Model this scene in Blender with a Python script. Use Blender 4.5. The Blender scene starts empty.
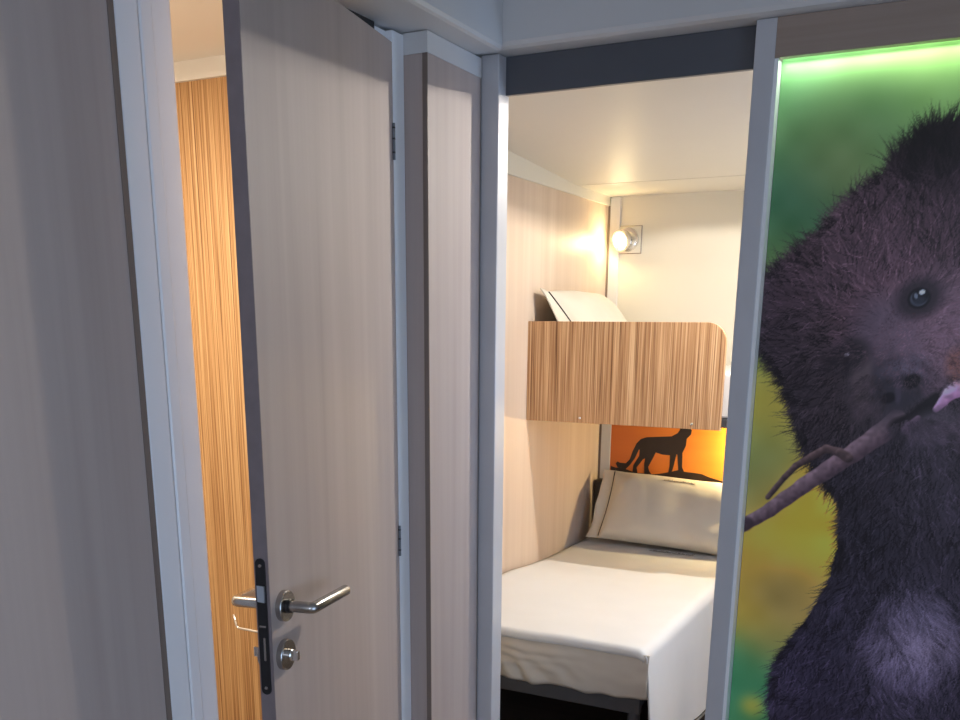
import bpy, bmesh, math, random
import numpy as np
from mathutils import Vector, Matrix, noise
from mathutils.geometry import tessellate_polygon
C = bpy.context.scene
COL = C.collection
R_ = math.radians
random.seed(7)

# ------------------------------------------------------------------ camera
cam_d = bpy.data.cameras.new('camera')
cam = bpy.data.objects.new('camera', cam_d)
COL.objects.link(cam)
cam_d.sensor_width = 36.0
cam_d.lens = 966.424 * 36.0 / 960.0
cam_d.shift_y = 230.0 / 960.0
cam_d.clip_start = 0.02
yaw, pitch, roll = 0.475444, -0.268212, -0.0080516
MR = Matrix.Rotation(yaw, 3, 'Z') @ Matrix.Rotation(pitch, 3, 'X') @ Matrix.Rotation(roll, 3, 'Y')
rt, fw, up = MR.col[0], MR.col[1], MR.col[2]
cam.matrix_world = Matrix(((rt[0], up[0], -fw[0], 0), (rt[1], up[1], -fw[1], 0), (rt[2], up[2], -fw[2], 1.48), (0, 0, 0, 1)))
C.camera = cam

# ------------------------------------------------------------------ colour management, world, lights
C.view_settings.view_transform = 'Standard'
C.view_settings.look = 'None'
C.view_settings.gamma = 1.0
C.view_settings.use_curve_mapping = False
C.view_settings.exposure = 0.0

world = bpy.data.worlds.new('world')
C.world = world
world.use_nodes = True
bgn = world.node_tree.nodes['Background']
bgn.inputs[0].default_value = (0.55, 0.75, 1.0, 1)
bgn.inputs[1].default_value = 1.0


def area(name, loc, aim, size, size_y, power, color):
    d = bpy.data.lights.new(name, 'AREA')
    d.shape = 'RECTANGLE'
    d.size, d.size_y, d.energy, d.color = size, size_y, power, color
    o = bpy.data.objects.new(name, d)
    COL.objects.link(o)
    o.location = loc
    o.rotation_euler = (Vector(aim) - Vector(loc)).to_track_quat('-Z', 'Y').to_euler()
    return o


def point(name, loc, power, color, radius):
    d = bpy.data.lights.new(name, 'POINT')
    d.energy, d.color, d.shadow_soft_size = power, color, radius
    o = bpy.data.objects.new(name, d)
    COL.objects.link(o)
    o.location = loc
    return o


# daylight through the living room windows (right side and behind)
area('window_daylight', (1.30, 0.60, 0.72), (-1.0, 0.85, 0.45), 1.4, 1.1, 12.5, (0.50, 0.69, 1.0))
area('rear_window_daylight', (0.5, -2.12, 1.55), (0.0, 1.0, 1.4), 1.4, 1.0, 20.0, (0.78, 0.84, 1.0))
# daylight through the bedroom window
area('bedroom_window_daylight', (0.285, 3.05, 1.30), (-1.5, 3.05, 0.8), 0.6, 0.6, 9.0, (0.42, 0.63, 1.0))
# bathroom ceiling lamp
area('bathroom_light', (-1.85, 1.35, 2.11), (-1.85, 1.35, 0.0), 0.5, 0.3, 19.0, (1.0, 0.85, 0.66))
# LED strip tucked behind the timber valance, washing down over the print
area('led_strip_light', (-0.03, 2.469, 2.061), (-0.03, 2.474, 1.0), 0.96, 0.006, 0.95, (0.95, 1.0, 0.84))


# ------------------------------------------------------------------ materials
def lin(c):
    return tuple(((v / 255.0) / 12.92 if v / 255.0 <= 0.04045 else ((v / 255.0 + 0.055) / 1.055) ** 2.4) for v in c)


def mat(name, base=(0.8, 0.8, 0.8), rough=0.5, metal=0.0, spec=0.5, bump=None, vary=None):
    m = bpy.data.materials.new(name)
    m.use_nodes = True
    nt = m.node_tree
    b = nt.nodes['Principled BSDF']
    b.inputs['Roughness'].default_value = rough
    b.inputs['Metallic'].default_value = metal
    b.inputs['Specular IOR Level'].default_value = spec
    b.inputs['Base Color'].default_value = (*base, 1)
    tc = nt.nodes.new('ShaderNodeTexCoord')
    if vary:
        sc, amt = vary
        n = nt.nodes.new('ShaderNodeTexNoise')
        n.inputs['Scale'].default_value = sc
        n.inputs['Detail'].default_value = 3
        nt.links.new(tc.outputs['Object'], n.inputs['Vector'])
        r = nt.nodes.new('ShaderNodeValToRGB')
        r.color_ramp.elements[0].position, r.color_ramp.elements[1].position = 0.3, 0.7
        r.color_ramp.elements[0].color = (*[v * (1 - amt) for v in base], 1)
        r.color_ramp.elements[1].color = (*[min(1, v * (1 + amt)) for v in base], 1)
        nt.links.new(n.outputs['Fac'], r.inputs['Fac'])
        nt.links.new(r.outputs['Color'], b.inputs['Base Color'])
    if bump:
        sc, st = bump
        n2 = nt.nodes.new('ShaderNodeTexNoise')
        n2.inputs['Scale'].default_value = sc
        n2.inputs['Detail'].default_value = 4
        nt.links.new(tc.outputs['Object'], n2.inputs['Vector'])
        bp = nt.nodes.new('ShaderNodeBump')
        bp.inputs['Strength'].default_value = st
        bp.inputs['Distance'].default_value = 0.002
        nt.links.new(n2.outputs['Fac'], bp.inputs['Height'])
        nt.links.new(bp.outputs['Normal'], b.inputs['Normal'])
    return m


def grain(name, stops, fine=(70, 1.2), broad=(9, 0.35), mixf=0.5, rough=0.45, horizontal=False, bump=0.08):
    """Wood with straight grain: two noises stretched along the board, mixed into one colour ramp."""
    m = bpy.data.materials.new(name)
    m.use_nodes = True
    nt = m.node_tree
    b = nt.nodes['Principled BSDF']
    b.inputs['Roughness'].default_value = rough
    b.inputs['Specular IOR Level'].default_value = 0.35
    tc = nt.nodes.new('ShaderNodeTexCoord')

    def layer(s, along, det):
        mp = nt.nodes.new('ShaderNodeMapping')
        mp.inputs['Scale'].default_value = (along, s, s) if horizontal else (s, s, along)
        n = nt.nodes.new('ShaderNodeTexNoise')
        n.inputs['Scale'].default_value = 1.0
        n.inputs['Detail'].default_value = det
        n.inputs['Roughness'].default_value = 0.6
        nt.links.new(tc.outputs['Object'], mp.inputs['Vector'])
        nt.links.new(mp.outputs['Vector'], n.inputs['Vector'])
        return n
    f, g = layer(fine[0], fine[1], 4), layer(broad[0], broad[1], 2)
    mx = nt.nodes.new('ShaderNodeMix')
    mx.data_type = 'FLOAT'
    mx.inputs[0].default_value = mixf
    nt.links.new(f.outputs['Fac'], mx.inputs[2])
    nt.links.new(g.outputs['Fac'], mx.inputs[3])
    r = nt.nodes.new('ShaderNodeValToRGB')
    el = r.color_ramp.elements
    while len(el) < len(stops):
        el.new(0.5)
    for e, (p, c) in zip(el, stops):
        e.position = p
        e.color = (*c, 1)
    nt.links.new(mx.outputs[0], r.inputs['Fac'])
    nt.links.new(r.outputs['Color'], b.inputs['Base Color'])
    bp = nt.nodes.new('ShaderNodeBump')
    bp.inputs['Strength'].default_value = bump
    bp.inputs['Distance'].default_value = 0.001
    nt.links.new(f.outputs['Fac'], bp.inputs['Height'])
    nt.links.new(bp.outputs['Normal'], b.inputs['Normal'])
    return m


def glow(name, color, strength):
    m = bpy.data.materials.new(name)
    m.use_nodes = True
    b = m.node_tree.nodes['Principled BSDF']
    b.inputs['Base Color'].default_value = (0.8, 0.8, 0.8, 1)
    b.inputs['Emission Color'].default_value = (*color, 1)
    b.inputs['Emission Strength'].default_value = strength
    return m


M = {}
M['ash'] = grain('pale_ash', [(0.28, (0.385, 0.316, 0.290)), (0.5, (0.440, 0.368, 0.340)), (0.74, (0.490, 0.416, 0.386))], fine=(45, 0.9), broad=(9, 0.4), mixf=0.68, bump=0.04, rough=0.6)
M['ash_lit'] = grain('lit_ash', [(0.30, (0.54, 0.42, 0.325)), (0.5, (0.60, 0.48, 0.38)), (0.72, (0.66, 0.55, 0.45))], fine=(45, 0.9), broad=(9, 0.4), mixf=0.68, bump=0.04, rough=0.45)  # brighter copy of the pale ash, bedroom lamplight put into its colour
M['ash_edge'] = grain('ash_edge_band', [(0.3, (0.16, 0.125, 0.105)), (0.7, (0.23, 0.185, 0.16))])
M['leaf_edge'] = mat('dark_leaf_edge', (0.22, 0.18, 0.185), 0.5, vary=(20, 0.1))
M['valance'] = grain('valance_wood', [(0.3, (0.27, 0.205, 0.165)), (0.7, (0.37, 0.29, 0.24))], horizontal=True)
M['zebra'] = grain('zebrano', [(0.36, (0.13, 0.055, 0.022)), (0.44, (0.36, 0.19, 0.09)), (0.53, (0.52, 0.305, 0.155)), (0.62, (0.70, 0.48, 0.28))], fine=(230, 1.6), broad=(90, 0.8), mixf=0.22, rough=0.4)
M['zebra_bath'] = grain('zebrano_gloss', [(0.36, (0.14, 0.06, 0.02)), (0.44, (0.42, 0.22, 0.09)), (0.53, (0.60, 0.36, 0.165)), (0.63, (0.74, 0.52, 0.28))], fine=(300, 1.4), broad=(110, 0.7), mixf=0.2, rough=0.35)
M['white'] = mat('white_paint', (0.60, 0.60, 0.60), 0.45, vary=(3, 0.02))
M['cream'] = mat('cream_wall', (0.66, 0.63, 0.54), 0.5, vary=(2, 0.02))
M['ceil'] = mat('satin_ceiling', (0.60, 0.57, 0.51), 0.5, vary=(2, 0.02))
M['frame'] = mat('white_lacquer', (0.84, 0.85, 0.87), 0.3, vary=(4, 0.02))
M['bath'] = mat('warm_white_ceiling', (0.84, 0.82, 0.78), 0.5, vary=(3, 0.02))
M['bright'] = mat('bright_white_lining', (0.85, 0.87, 0.88), 0.3, vary=(4, 0.02))
M['post'] = mat('grey_aluminium', (0.52, 0.525, 0.55), 0.35, 0.1, vary=(6, 0.03))
M['char'] = mat('charcoal_lacquer', (0.085, 0.09, 0.105), 0.45, vary=(5, 0.08))
M['black'] = mat('black_steel', (0.012, 0.012, 0.014), 0.35, vary=(20, 0.1))
M['bedmetal'] = mat('dark_grey_steel', (0.06, 0.06, 0.066), 0.4, vary=(10, 0.1))
M['dark'] = mat('dark_gap', (0.015, 0.014, 0.015), 0.7, vary=(10, 0.1))
M['head'] = mat('dark_brown_leather', (0.018, 0.012, 0.010), 0.45, vary=(30, 0.2), bump=(60, 0.2))
M['steel'] = mat('brushed_steel', (0.46, 0.44, 0.42), 0.26, 1.0, vary=(40, 0.06))
M['chrome'] = mat('chrome', (0.8, 0.79, 0.77), 0.12, 1.0, vary=(40, 0.02))
M['hinge'] = mat('dull_hinge_steel', (0.16, 0.17, 0.19), 0.4, 0.6, vary=(40, 0.1))
M['latch'] = mat('zinc_latch', (0.55, 0.6, 0.66), 0.3, 1.0, vary=(40, 0.04))
M['linen'] = mat('white_linen', (0.67, 0.665, 0.65), 0.85, 0, 0.2, bump=(500, 0.12), vary=(6, 0.02))
M['sheet'] = mat('ivory_sheet', (0.56, 0.51, 0.44), 0.85, 0, 0.2, bump=(400, 0.12), vary=(6, 0.03))
M['pillow'] = mat('ivory_pillowcase', (0.64, 0.60, 0.52), 0.85, 0, 0.2, bump=(400, 0.12), vary=(6, 0.03))
M['piping'] = mat('black_piping', (0.02, 0.018, 0.016), 0.7, vary=(30, 0.1))
M['stitch'] = mat('brown_thread', (0.16, 0.13, 0.10), 0.8, vary=(30, 0.1))
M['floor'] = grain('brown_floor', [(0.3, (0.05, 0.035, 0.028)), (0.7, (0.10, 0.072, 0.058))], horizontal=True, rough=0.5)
M['floor_light'] = grain('oak_floor', [(0.3, (0.30, 0.22, 0.16)), (0.7, (0.42, 0.32, 0.24))], horizontal=True, rough=0.5)
M['silhouette'] = mat('printed_silhouette', (0.022, 0.012, 0.010), 0.5, vary=(12, 0.15))
M['bulb'] = glow('spot_bulb', (1.0, 0.88, 0.62), 3.5)
M['dome'] = glow('ceiling_lamp_dome', (1.0, 0.92, 0.82), 6000.0)
M['led'] = glow('led_tape', (0.8, 1.0, 0.75), 6.0)
M['glass'] = mat('window_glass', (0.9, 0.95, 1.0), 0.05)
_b = M['glass'].node_tree.nodes['Principled BSDF']
_b.inputs['Transmission Weight'].default_value = 1.0
_b.inputs['IOR'].default_value = 1.05


# ------------------------------------------------------------------ helpers
def box(bm, x0, x1, y0, y1, z0, z1):
    vs = [bm.verts.new((x, y, z)) for z in (z0, z1) for x, y in ((x0, y0), (x1, y0), (x1, y1), (x0, y1))]
    for f in ((0, 3, 2, 1), (4, 5, 6, 7), (0, 1, 5, 4), (1, 2, 6, 5), (2, 3, 7, 6), (3, 0, 4, 7)):
        bm.faces.new([vs[i] for i in f])
    return vs


def prism(bm, pts, axis, a, b):
    """Extrude a closed 2-D outline along an axis ('x': pts are y,z; 'y': x,z; 'z': x,y)."""
    def P(p, t):
        return {'x': (t, p[0], p[1]), 'y': (p[0], t, p[1]), 'z': (p[0], p[1], t)}[axis]
    va = [bm.verts.new(P(p, a)) for p in pts]
    vb = [bm.verts.new(P(p, b)) for p in pts]
    n = len(pts)
    fa = bm.faces.new(va)
    fb = bm.faces.new(vb[::-1])
    for i in range(n):
        bm.faces.new((va[i], vb[i], vb[(i + 1) % n], va[(i + 1) % n]))
    return va + vb


def tube(bm, pts, r, seg=12, cap=True):
    pts = [Vector(p) for p in pts]
    rings = []
    prev = None
    for i, p in enumerate(pts):
        d = (pts[min(i + 1, len(pts) - 1)] - pts[max(i - 1, 0)]).normalized()
        if prev is None:
            u = d.orthogonal().normalized()
        else:
            u = (prev - d * prev.dot(d)).normalized()
        prev = u
        v = d.cross(u)
        rr = r[i] if isinstance(r, (list, tuple)) else r
        rings.append([bm.verts.new(p + (u * math.cos(2 * math.pi * k / seg) + v * math.sin(2 * math.pi * k / seg)) * rr) for k in range(seg)])
    for a, b in zip(rings, rings[1:]):
        for k in range(seg):
            bm.faces.new((a[k], a[(k + 1) % seg], b[(k + 1) % seg], b[k]))
    if cap:
        bm.faces.new(rings[0][::-1])
        bm.faces.new(rings[-1])


def lathe(bm, prof, origin, axis, seg=32):
    """prof: list of (radius, height); revolved about axis through origin."""
    ax = Vector(axis).normalized()
    u = ax.orthogonal().normalized()
    v = ax.cross(u)
    o = Vector(origin)
    rings = []
    for r, h in prof:
        if r < 1e-6:
            rings.append([bm.verts.new(o + ax * h)])
        else:
            rings.append([bm.verts.new(o + ax * h + (u * math.cos(2 * math.pi * k / seg) + v * math.sin(2 * math.pi * k / seg)) * r) for k in range(seg)])
    for a, b in zip(rings, rings[1:]):
        for k in range(seg):
            k2 = (k + 1) % seg
            if len(a) == 1 and len(b) > 1:
                bm.faces.new((a[0], b[k2], b[k]))
            elif len(b) == 1 and len(a) > 1:
                bm.faces.new((a[k], a[k2], b[0]))
            elif len(a) > 1:
                bm.faces.new((a[k], a[k2], b[k2], b[k]))


def obj(name, bm, m, parent=None, smooth=False, bevel=0.0, seg=2, subsurf=0, origin=None):
    if origin is not None:
        bmesh.ops.translate(bm, vec=-Vector(origin), verts=bm.verts)
    bmesh.ops.recalc_face_normals(bm, faces=bm.faces)
    me = bpy.data.meshes.new(name)
    bm.to_mesh(me)
    bm.free()
    o = bpy.data.objects.new(name, me)
    COL.objects.link(o)
    if m is not None:
        me.materials.append(m)
    if smooth:
        for p in me.polygons:
            p.use_smooth = True
    if bevel:
        md = o.modifiers.new('edge', 'BEVEL')
        md.width, md.segments, md.limit_method, md.angle_limit = bevel, seg, 'ANGLE', R_(35)
    if subsurf:
        md = o.modifiers.new('smooth', 'SUBSURF')
        md.levels = md.render_levels = subsurf
    if parent is not None:
        o.parent = parent
    elif origin is not None:
        o.location = origin
    return o


def smooth_by_angle(o, deg=35):
    me = o.data
    for p in me.polygons:
        p.use_smooth = True
    me.set_sharp_from_angle(angle=R_(deg))
    return o


def tag(o, label=None, cat=None, group=None, kind=None):
    if label: o['label'] = label
    if cat: o['category'] = cat
    if group: o['group'] = group
    if kind: o['kind'] = kind
    return o


def thing(name, label, cat, loc=(0, 0, 0), rotz=0.0, group=None):
    o = bpy.data.objects.new(name, None)
    o.empty_display_size = 0.1
    COL.objects.link(o)
    o.location = loc
    o.rotation_euler = (0, 0, rotz)
    return tag(o, label, cat, group)


def struct(name, parts, m, bevel=0.0, parent=None):
    bm = bmesh.new()
    for p in parts:
        box(bm, *p)
    o = obj(name, bm, m, parent, bevel=bevel)
    if parent is None:
        o['kind'] = 'structure'
    return o


def profile(name, pts, axis, a, b, m, bevel=0.0):
    bm = bmesh.new()
    prism(bm, pts, axis, a, b)
    o = obj(name, bm, m, None, bevel=bevel)
    o['kind'] = 'structure'
    return o


# ------------------------------------------------------------------ the setting: corridor / living area
struct('floor', [(-2.4, 1.5, -2.3, 2.48, -0.05, 0.0)], M['floor_light'])
struct('floor_bedroom', [(-2.4, 1.5, 2.48, 4.7, -0.05, 0.0)], M['floor'])
struct('ceiling', [(-1.36, 1.46, -2.3, 2.52, 2.42, 2.48)], M['white'])
struct('wall_right', [(1.40, 1.46, -2.2, -0.25, 0, 2.42), (1.40, 1.46, 1.35, 2.45, 0, 2.42), (1.40, 1.46, -0.25, 1.35, 0, 0.12), (1.40, 1.46, -0.25, 1.35, 1.95, 2.42)], M['white'])
struct('wall_rear', [(-1.36, -0.25, -2.26, -2.2, 0, 2.42), (1.25, 1.46, -2.26, -2.2, 0, 2.42), (-0.25, 1.25, -2.26, -2.2, 0, 1.0), (-0.25, 1.25, -2.26, -2.2, 2.1, 2.42)], M['white'])


def window(name, axis, c, a0, a1, z0, z1):
    o = thing(name, None, None)
    o['kind'] = 'structure'
    bm = bmesh.new()
    mid = (a0 + a1) / 2
    for (p, q, r, s) in ((a0, a0 + 0.05, z0, z1), (a1 - 0.05, a1, z0, z1), (a0 + 0.05, a1 - 0.05, z0, z0 + 0.05), (a0 + 0.05, a1 - 0.05, z1 - 0.05, z1), (mid - 0.02, mid + 0.02, z0 + 0.05, z1 - 0.05)):
        if axis == 'x':
            box(bm, c - 0.02, c + 0.02, p, q, r, s)
        else:
            box(bm, p, q, c - 0.02, c + 0.02, r, s)
    obj('window_frame', bm, M['frame'], o)
    bm = bmesh.new()
    if axis == 'x':
        box(bm, c - 0.003, c + 0.003, a0 + 0.05, a1 - 0.05, z0 + 0.05, z1 - 0.05)
    else:
        box(bm, a0 + 0.05, a1 - 0.05, c - 0.003, c + 0.003, z0 + 0.05, z1 - 0.05)
    obj('pane', bm, M['glass'], o)


window('window_1', 'x', 1.43, -0.25, 1.35, 0.12, 1.95)
window('window_2', 'y', -2.23, -0.25, 1.25, 1.0, 2.1)
window('window_3', 'x', 0.325, 2.6, 3.5, 0.9, 1.7)

# left wall: timber panel near the camera, door frame, boxed corner
struct('wall_left', [(-1.40, -1.331, -2.2, 1.266, 0, 2.14)], M['ash'])
struct('trim_1', [(-1.40, -1.329, 1.266, 1.2785, 0, 2.14)], M['ash_edge'])
profile('trim_2', [(-1.40, 1.2785), (-1.333, 1.2785), (-1.330, 1.283), (-1.330, 1.329), (-1.332, 1.332), (-1.337, 1.3325), (-1.337, 1.3345), (-1.332, 1.335), (-1.330, 1.339),
                   (-1.3305, 1.362), (-1.334, 1.367), (-1.334, 1.408), (-1.338, 1.4145), (-1.40, 1.4145)], 'z', 0, 2.14, M['frame'])
profile('trim_3', [(-1.40, 2.060), (-1.374, 2.060), (-1.374, 2.119), (-1.332, 2.119), (-1.331, 2.121), (-1.331, 2.168), (-1.333, 2.170), (-1.40, 2.170)], 'z', 0, 2.134, M['frame'])
struct('trim_4', [(-1.40, -1.345, 1.414, 2.066, 2.108, 2.14)], M['dark'])
struct('trim_19', [(-1.40, -1.350, 2.066, 2.119, 2.108, 2.134)], M['frame'])
struct('wall_corner', [(-1.50, -1.268, 2.1715, 2.444, 0, 2.0925)], M['ash'])
struct('trim_5', [(-1.281, -1.2672, 2.1702, 2.1722, 0, 2.0925)], M['ash_edge'])
struct('trim_6', [(-1.40, -1.266, 2.169, 2.444, 2.0925, 2.138)], M['white'])
struct('trim_7', [(-1.30, -1.271, 2.444, 2.4495, 0, 2.14)], M['dark'])
# dropped fascia running round under the ceiling
profile('trim_8', [(-1.40, 2.14), (-1.202, 2.14), (-1.194, 2.143), (-1.19, 2.151), (-1.19, 2.42), (-1.40, 2.42)], 'y', -2.2, 2.4095, M['white'])
profile('trim_9', [(2.508, 2.1475), (2.432, 2.1475), (2.416, 2.151), (2.410, 2.160), (2.410, 2.42), (2.508, 2.42)], 'x', -1.40, 1.40, M['white'])
# corner post and door-side post of the bedroom opening, charcoal track over it
struct('trim_10', [(-1.271, -1.219, 2.45, 2.512, 0, 2.1465)], M['post'], bevel=0.003)
struct('trim_11', [(-0.572, -0.5255, 2.45, 2.497, 0, 2.1465)], M['post'], bevel=0.002)
struct('trim_12', [(-1.219, -0.560, 2.492, 2.506, 2.056, 2.1465)], M['char'])
struct('trim_13', [(-0.5255, -0.5165, 2.4515, 2.497, 0, 2.063)], M['bright'])
# panelling over and right of the print
struct('trim_14', [(-0.5255, 0.46, 2.45, 2.47, 2.064, 2.1465)], M['valance'])
struct('wall_front', [(-0.519, 1.46, 2.495, 2.52, 0, 2.42), (0.46, 1.40, 2.45, 2.495, 0, 2.1465), (-0.519, 0.46, 2.45, 2.495, 0, 0.055)], M['ash'])

# bathroom behind the open door
struct('wall_bathroom_front', [(-2.36, -1.50, 2.13, 2.17, 0, 2.088)], M['zebra_bath'])
struct('trim_15', [(-2.36, -1.41, 2.118, 2.17, 2.088, 2.14)], M['bath'])
struct('wall_bathroom_left', [(-2.40, -2.36, 0.6, 2.17, 0, 2.2)], M['bath'])
struct('wall_bathroom_rear', [(-2.40, -1.37, 0.56, 0.6, 0, 2.2)], M['bath'])
struct('ceiling_bathroom', [(-2.40, -1.40, 0.56, 2.17, 2.134, 2.19)], M['bath'])

# bedroom
XL, YB = -1.674, 4.526
struct('wall_bedroom_left', [(XL - 0.05, XL, 2.496, YB, 0, 2.013)], M['ash_lit'])
struct('wall_bedroom_back', [(XL - 0.05, 0.35, YB, YB + 0.05, 0, 2.2)], M['cream'])
struct('wall_bedroom_right', [(0.30, 0.35, 2.51, 2.6, 0, 2.3), (0.30, 0.35, 3.5, YB, 0, 2.3), (0.30, 0.35, 2.6, 3.5, 0, 0.9), (0.30, 0.35, 2.6, 3.5, 1.7, 2.3)], M['cream'])
struct('wall_bedroom_front', [(XL - 0.05, -1.272, 2.47, 2.510, 0, 2.3)], M['cream'])
bm = bmesh.new()
cz = lambda y: 2.052 + (4.10 - y) * 0.058
for ya, yb, xa, xb in ((2.506, 4.10, XL, -0.70), (2.506, 4.10, -0.20, 0.30), (2.506, 3.05, -0.70, -0.20), (3.70, 4.10, -0.70, -0.20)):
    prism(bm, [(ya, cz(ya)), (yb, cz(yb)), (yb, 2.3), (ya, 2.3)], 'x', xa, xb)
box(bm, -0.70, -0.20, 3.05, 3.70, 2.160, 2.3)          # unseen well, added to lift the lamp so the header clips its light
obj('ceiling_bedroom', bm, M['ceil'])['kind'] = 'structure'
struct('ceiling_bedroom_strip', [(XL, 0.30, 4.102, YB, 2.051, 2.3)], M['ceil'])
profile('trim_16', [(2.496, 2.013), (YB, 2.013), (YB, 2.053), (4.10, 2.0535), (2.496, 2.15)], 'x', XL - 0.05, XL + 0.010, M['cream'])
struct('trim_17', [(-1.662, -1.612, YB - 0.012, YB, 0, 2.05)], M['white'], bevel=0.003)
struct('trim_18', [(-1.674, -1.662, YB - 0.006, YB, 0, 2.05)], M['ash_edge'])

# ------------------------------------------------------------------ open door
ang = R_(11.0)
HX, HY = -1.328, 2.112
door = thing('door_1', 'pale ash door standing ajar, with brushed steel lever handle', 'door', (HX, HY, 0), -(math.pi / 2 - ang))
door['kind'] = 'structure'
# local frame: x runs from the hinges to the free edge, y out of the corridor face
struct('door_leaf', [(0.0, 0.699, -0.031, 0.0, 0.02, 2.107)], M['ash'], parent=door)
bm = bmesh.new(); box(bm, 0.699, 0.701, -0.031, 0.0, 0.02, 2.107)
tag(obj('edge_band', bm, M['leaf_edge'], door), 'dark edge of the door')


def rounded(cx, cz, w, h, n=8):
    r = w / 2
    pts = []
    for k in range(n + 1):
        a = math.pi * k / n
        pts.append((cx + r * math.cos(a), cz + h / 2 - r + r * math.sin(a)))
    for k in range(n + 1):
        a = math.pi + math.pi * k / n
        pts.append((cx + r * math.cos(a), cz - h / 2 + r + r * math.sin(a)))
    return pts


bm = bmesh.new(); prism(bm, rounded(-0.0165, 0.900, 0.021, 0.281), 'x', 0.7005, 0.704)
fp = tag(obj('lock_faceplate', bm, M['black'], door, bevel=0.0006), 'black steel faceplate with rounded ends')
bm = bmesh.new(); prism(bm, [(-0.0255, 0.953), (-0.0075, 0.953), (-0.0075, 0.986), (-0.0255, 0.986)], 'x', 0.7035, 0.709)
lv = [v for v in bm.verts if v.co.x > 0.706 and v.co.y < -0.02]
for v in lv: v.co.x = 0.7045
tag(obj('latch', bm, M['latch'], fp), 'bright bevelled latch')
bm = bmesh.new(); box(bm, 0.7035, 0.7052, -0.0165, -0.0120, 0.832, 0.880)
obj('deadbolt', bm, M['steel'], fp, bevel=0.0005)
bm = bmesh.new(); box(bm, 0.7035, 0.7050, -0.0235, -0.0095, 0.901, 0.905)
obj('strike_slot', bm, M['steel'], fp)
for z in (1.026, 0.774):
    bm = bmesh.new(); lathe(bm, [(0.0, 0.0022), (0.0032, 0.0018), (0.0042, 0.0)], (0.7035, -0.0165, z), (1, 0, 0), 12)
    obj('screw', bm, M['steel'], fp)


def lever(side):
    """A round-rose lever: neck straight out of the leaf, mitred into an arm that runs towards the hinges."""
    y0 = 0.0 if side > 0 else -0.031
    s = side
    bm = bmesh.new()
    lathe(bm, [(0.0, 0.0), (0.0318, 0.0), (0.0318, 0.0105), (0.0305, 0.012), (0.0, 0.012)], (0.650, y0, 0.933), (0, s, 0), 40)
    h = tag(smooth_by_angle(obj('lever_handle', bm, M['steel'], door)), 'brushed steel lever handle on a round rose')
    bm = bmesh.new()
    yo = y0 + s * (0.066 if s > 0 else 0.074)
    pts = [(0.650, y0 + s * 0.008, 0.933), (0.650, yo - s * 0.004, 0.933), (0.6485, yo - s * 0.0015, 0.933), (0.646, yo, 0.933), (0.492, yo, 0.929)]
    tube(bm, pts, 0.0118, 24)
    smooth_by_angle(obj('lever_arm', bm, M['steel'], h), 40)
    bm = bmesh.new()
    lathe(bm, [(0.0145, 0.011), (0.0145, 0.020), (0.0, 0.020)], (0.650, y0, 0.933), (0, s, 0), 24)
    smooth_by_angle(obj('collar', bm, M['black'] if s > 0 else M['steel'], h))
    bm = bmesh.new()
    lathe(bm, [(0.0, 0.0), (0.0318, 0.0), (0.0318, 0.0105), (0.0305, 0.012), (0.0, 0.012)], (0.656, y0, 0.832), (0, s, 0), 40)
    e = tag(smooth_by_angle(obj('lock_rose', bm, M['steel'], door)), 'round brushed steel lock rose below the lever')
    bm = bmesh.new()
    lathe(bm, [(0.012, 0.011), (0.012, 0.019), (0.010, 0.021), (0.0, 0.021)], (0.656, y0, 0.832), (0, s, 0), 20)
    smooth_by_angle(obj('thumb_turn', bm, M['chrome'], e))
    bm = bmesh.new()
    yy = sorted((y0 + s * 0.018, y0 + s * 0.034))
    box(bm, 0.6505, 0.6615, yy[0], yy[1], 0.8215, 0.8425)
    obj('turn_grip', bm, M['chrome'], e, bevel=0.002)


lever(1)
lever(-1)
for z in (1.895, 0.93):
    bm = bmesh.new()
    tube(bm, [(0.003, 0.003, z - 0.040), (0.003, 0.003, z + 0.040)], 0.0035, 12)
    h = tag(smooth_by_angle(obj('hinge', bm, M['hinge'], door)), 'grey steel hinge knuckle')
    for dz in (-0.024, 0.006, 0.03):
        bm = bmesh.new()
        tube(bm, [(0.003, 0.003, z + dz - 0.002), (0.003, 0.003, z + dz + 0.002)], 0.0038, 12)
        smooth_by_angle(obj('hinge_ring', bm, M['black'], h))

# wire toilet roll holder on the striped bathroom wall, seen past the door edge
tr = thing('toilet_roll_holder', 'bent chrome wire holder on the striped bathroom wall', 'toilet roll holder', (-1.78, 2.13, 0.63))
bm = bmesh.new()
tube(bm, [(-0.076, -0.078, 0.036), (-0.066, -0.080, 0.004), (-0.060, -0.080, -0.001), (-0.052, -0.080, -0.002), (0.10, -0.080, -0.004), (0.112, -0.076, -0.004), (0.118, -0.066, -0.003), (0.119, -0.055, 0.0), (0.12, -0.006, 0.03)], 0.0045, 12)
obj('wire_arm', bm, M['chrome'], tr, smooth=True)
bm = bmesh.new()
lathe(bm, [(0.0, 0.008), (0.022, 0.008), (0.024, 0.006), (0.024, 0.0)], (0.12, 0.0, 0.03), (0, -1, 0), 28)
smooth_by_angle(obj('wall_plate', bm, M['chrome'], tr))

# ------------------------------------------------------------------ lower bed
bed = thing('single_bed', 'low single bed with a white bedspread draped to the floor', 'bed', (-1.26, 3.65, 0))
OB = Vector(bed.location)


def bobj(name, bm, m, parent=bed, **k):
    bmesh.ops.translate(bm, vec=-OB, verts=bm.verts)
    return obj(name, bm, m, parent, **k)


XW, XR, YF, YH = -1.669, -0.858, 2.85, 4.44
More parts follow.
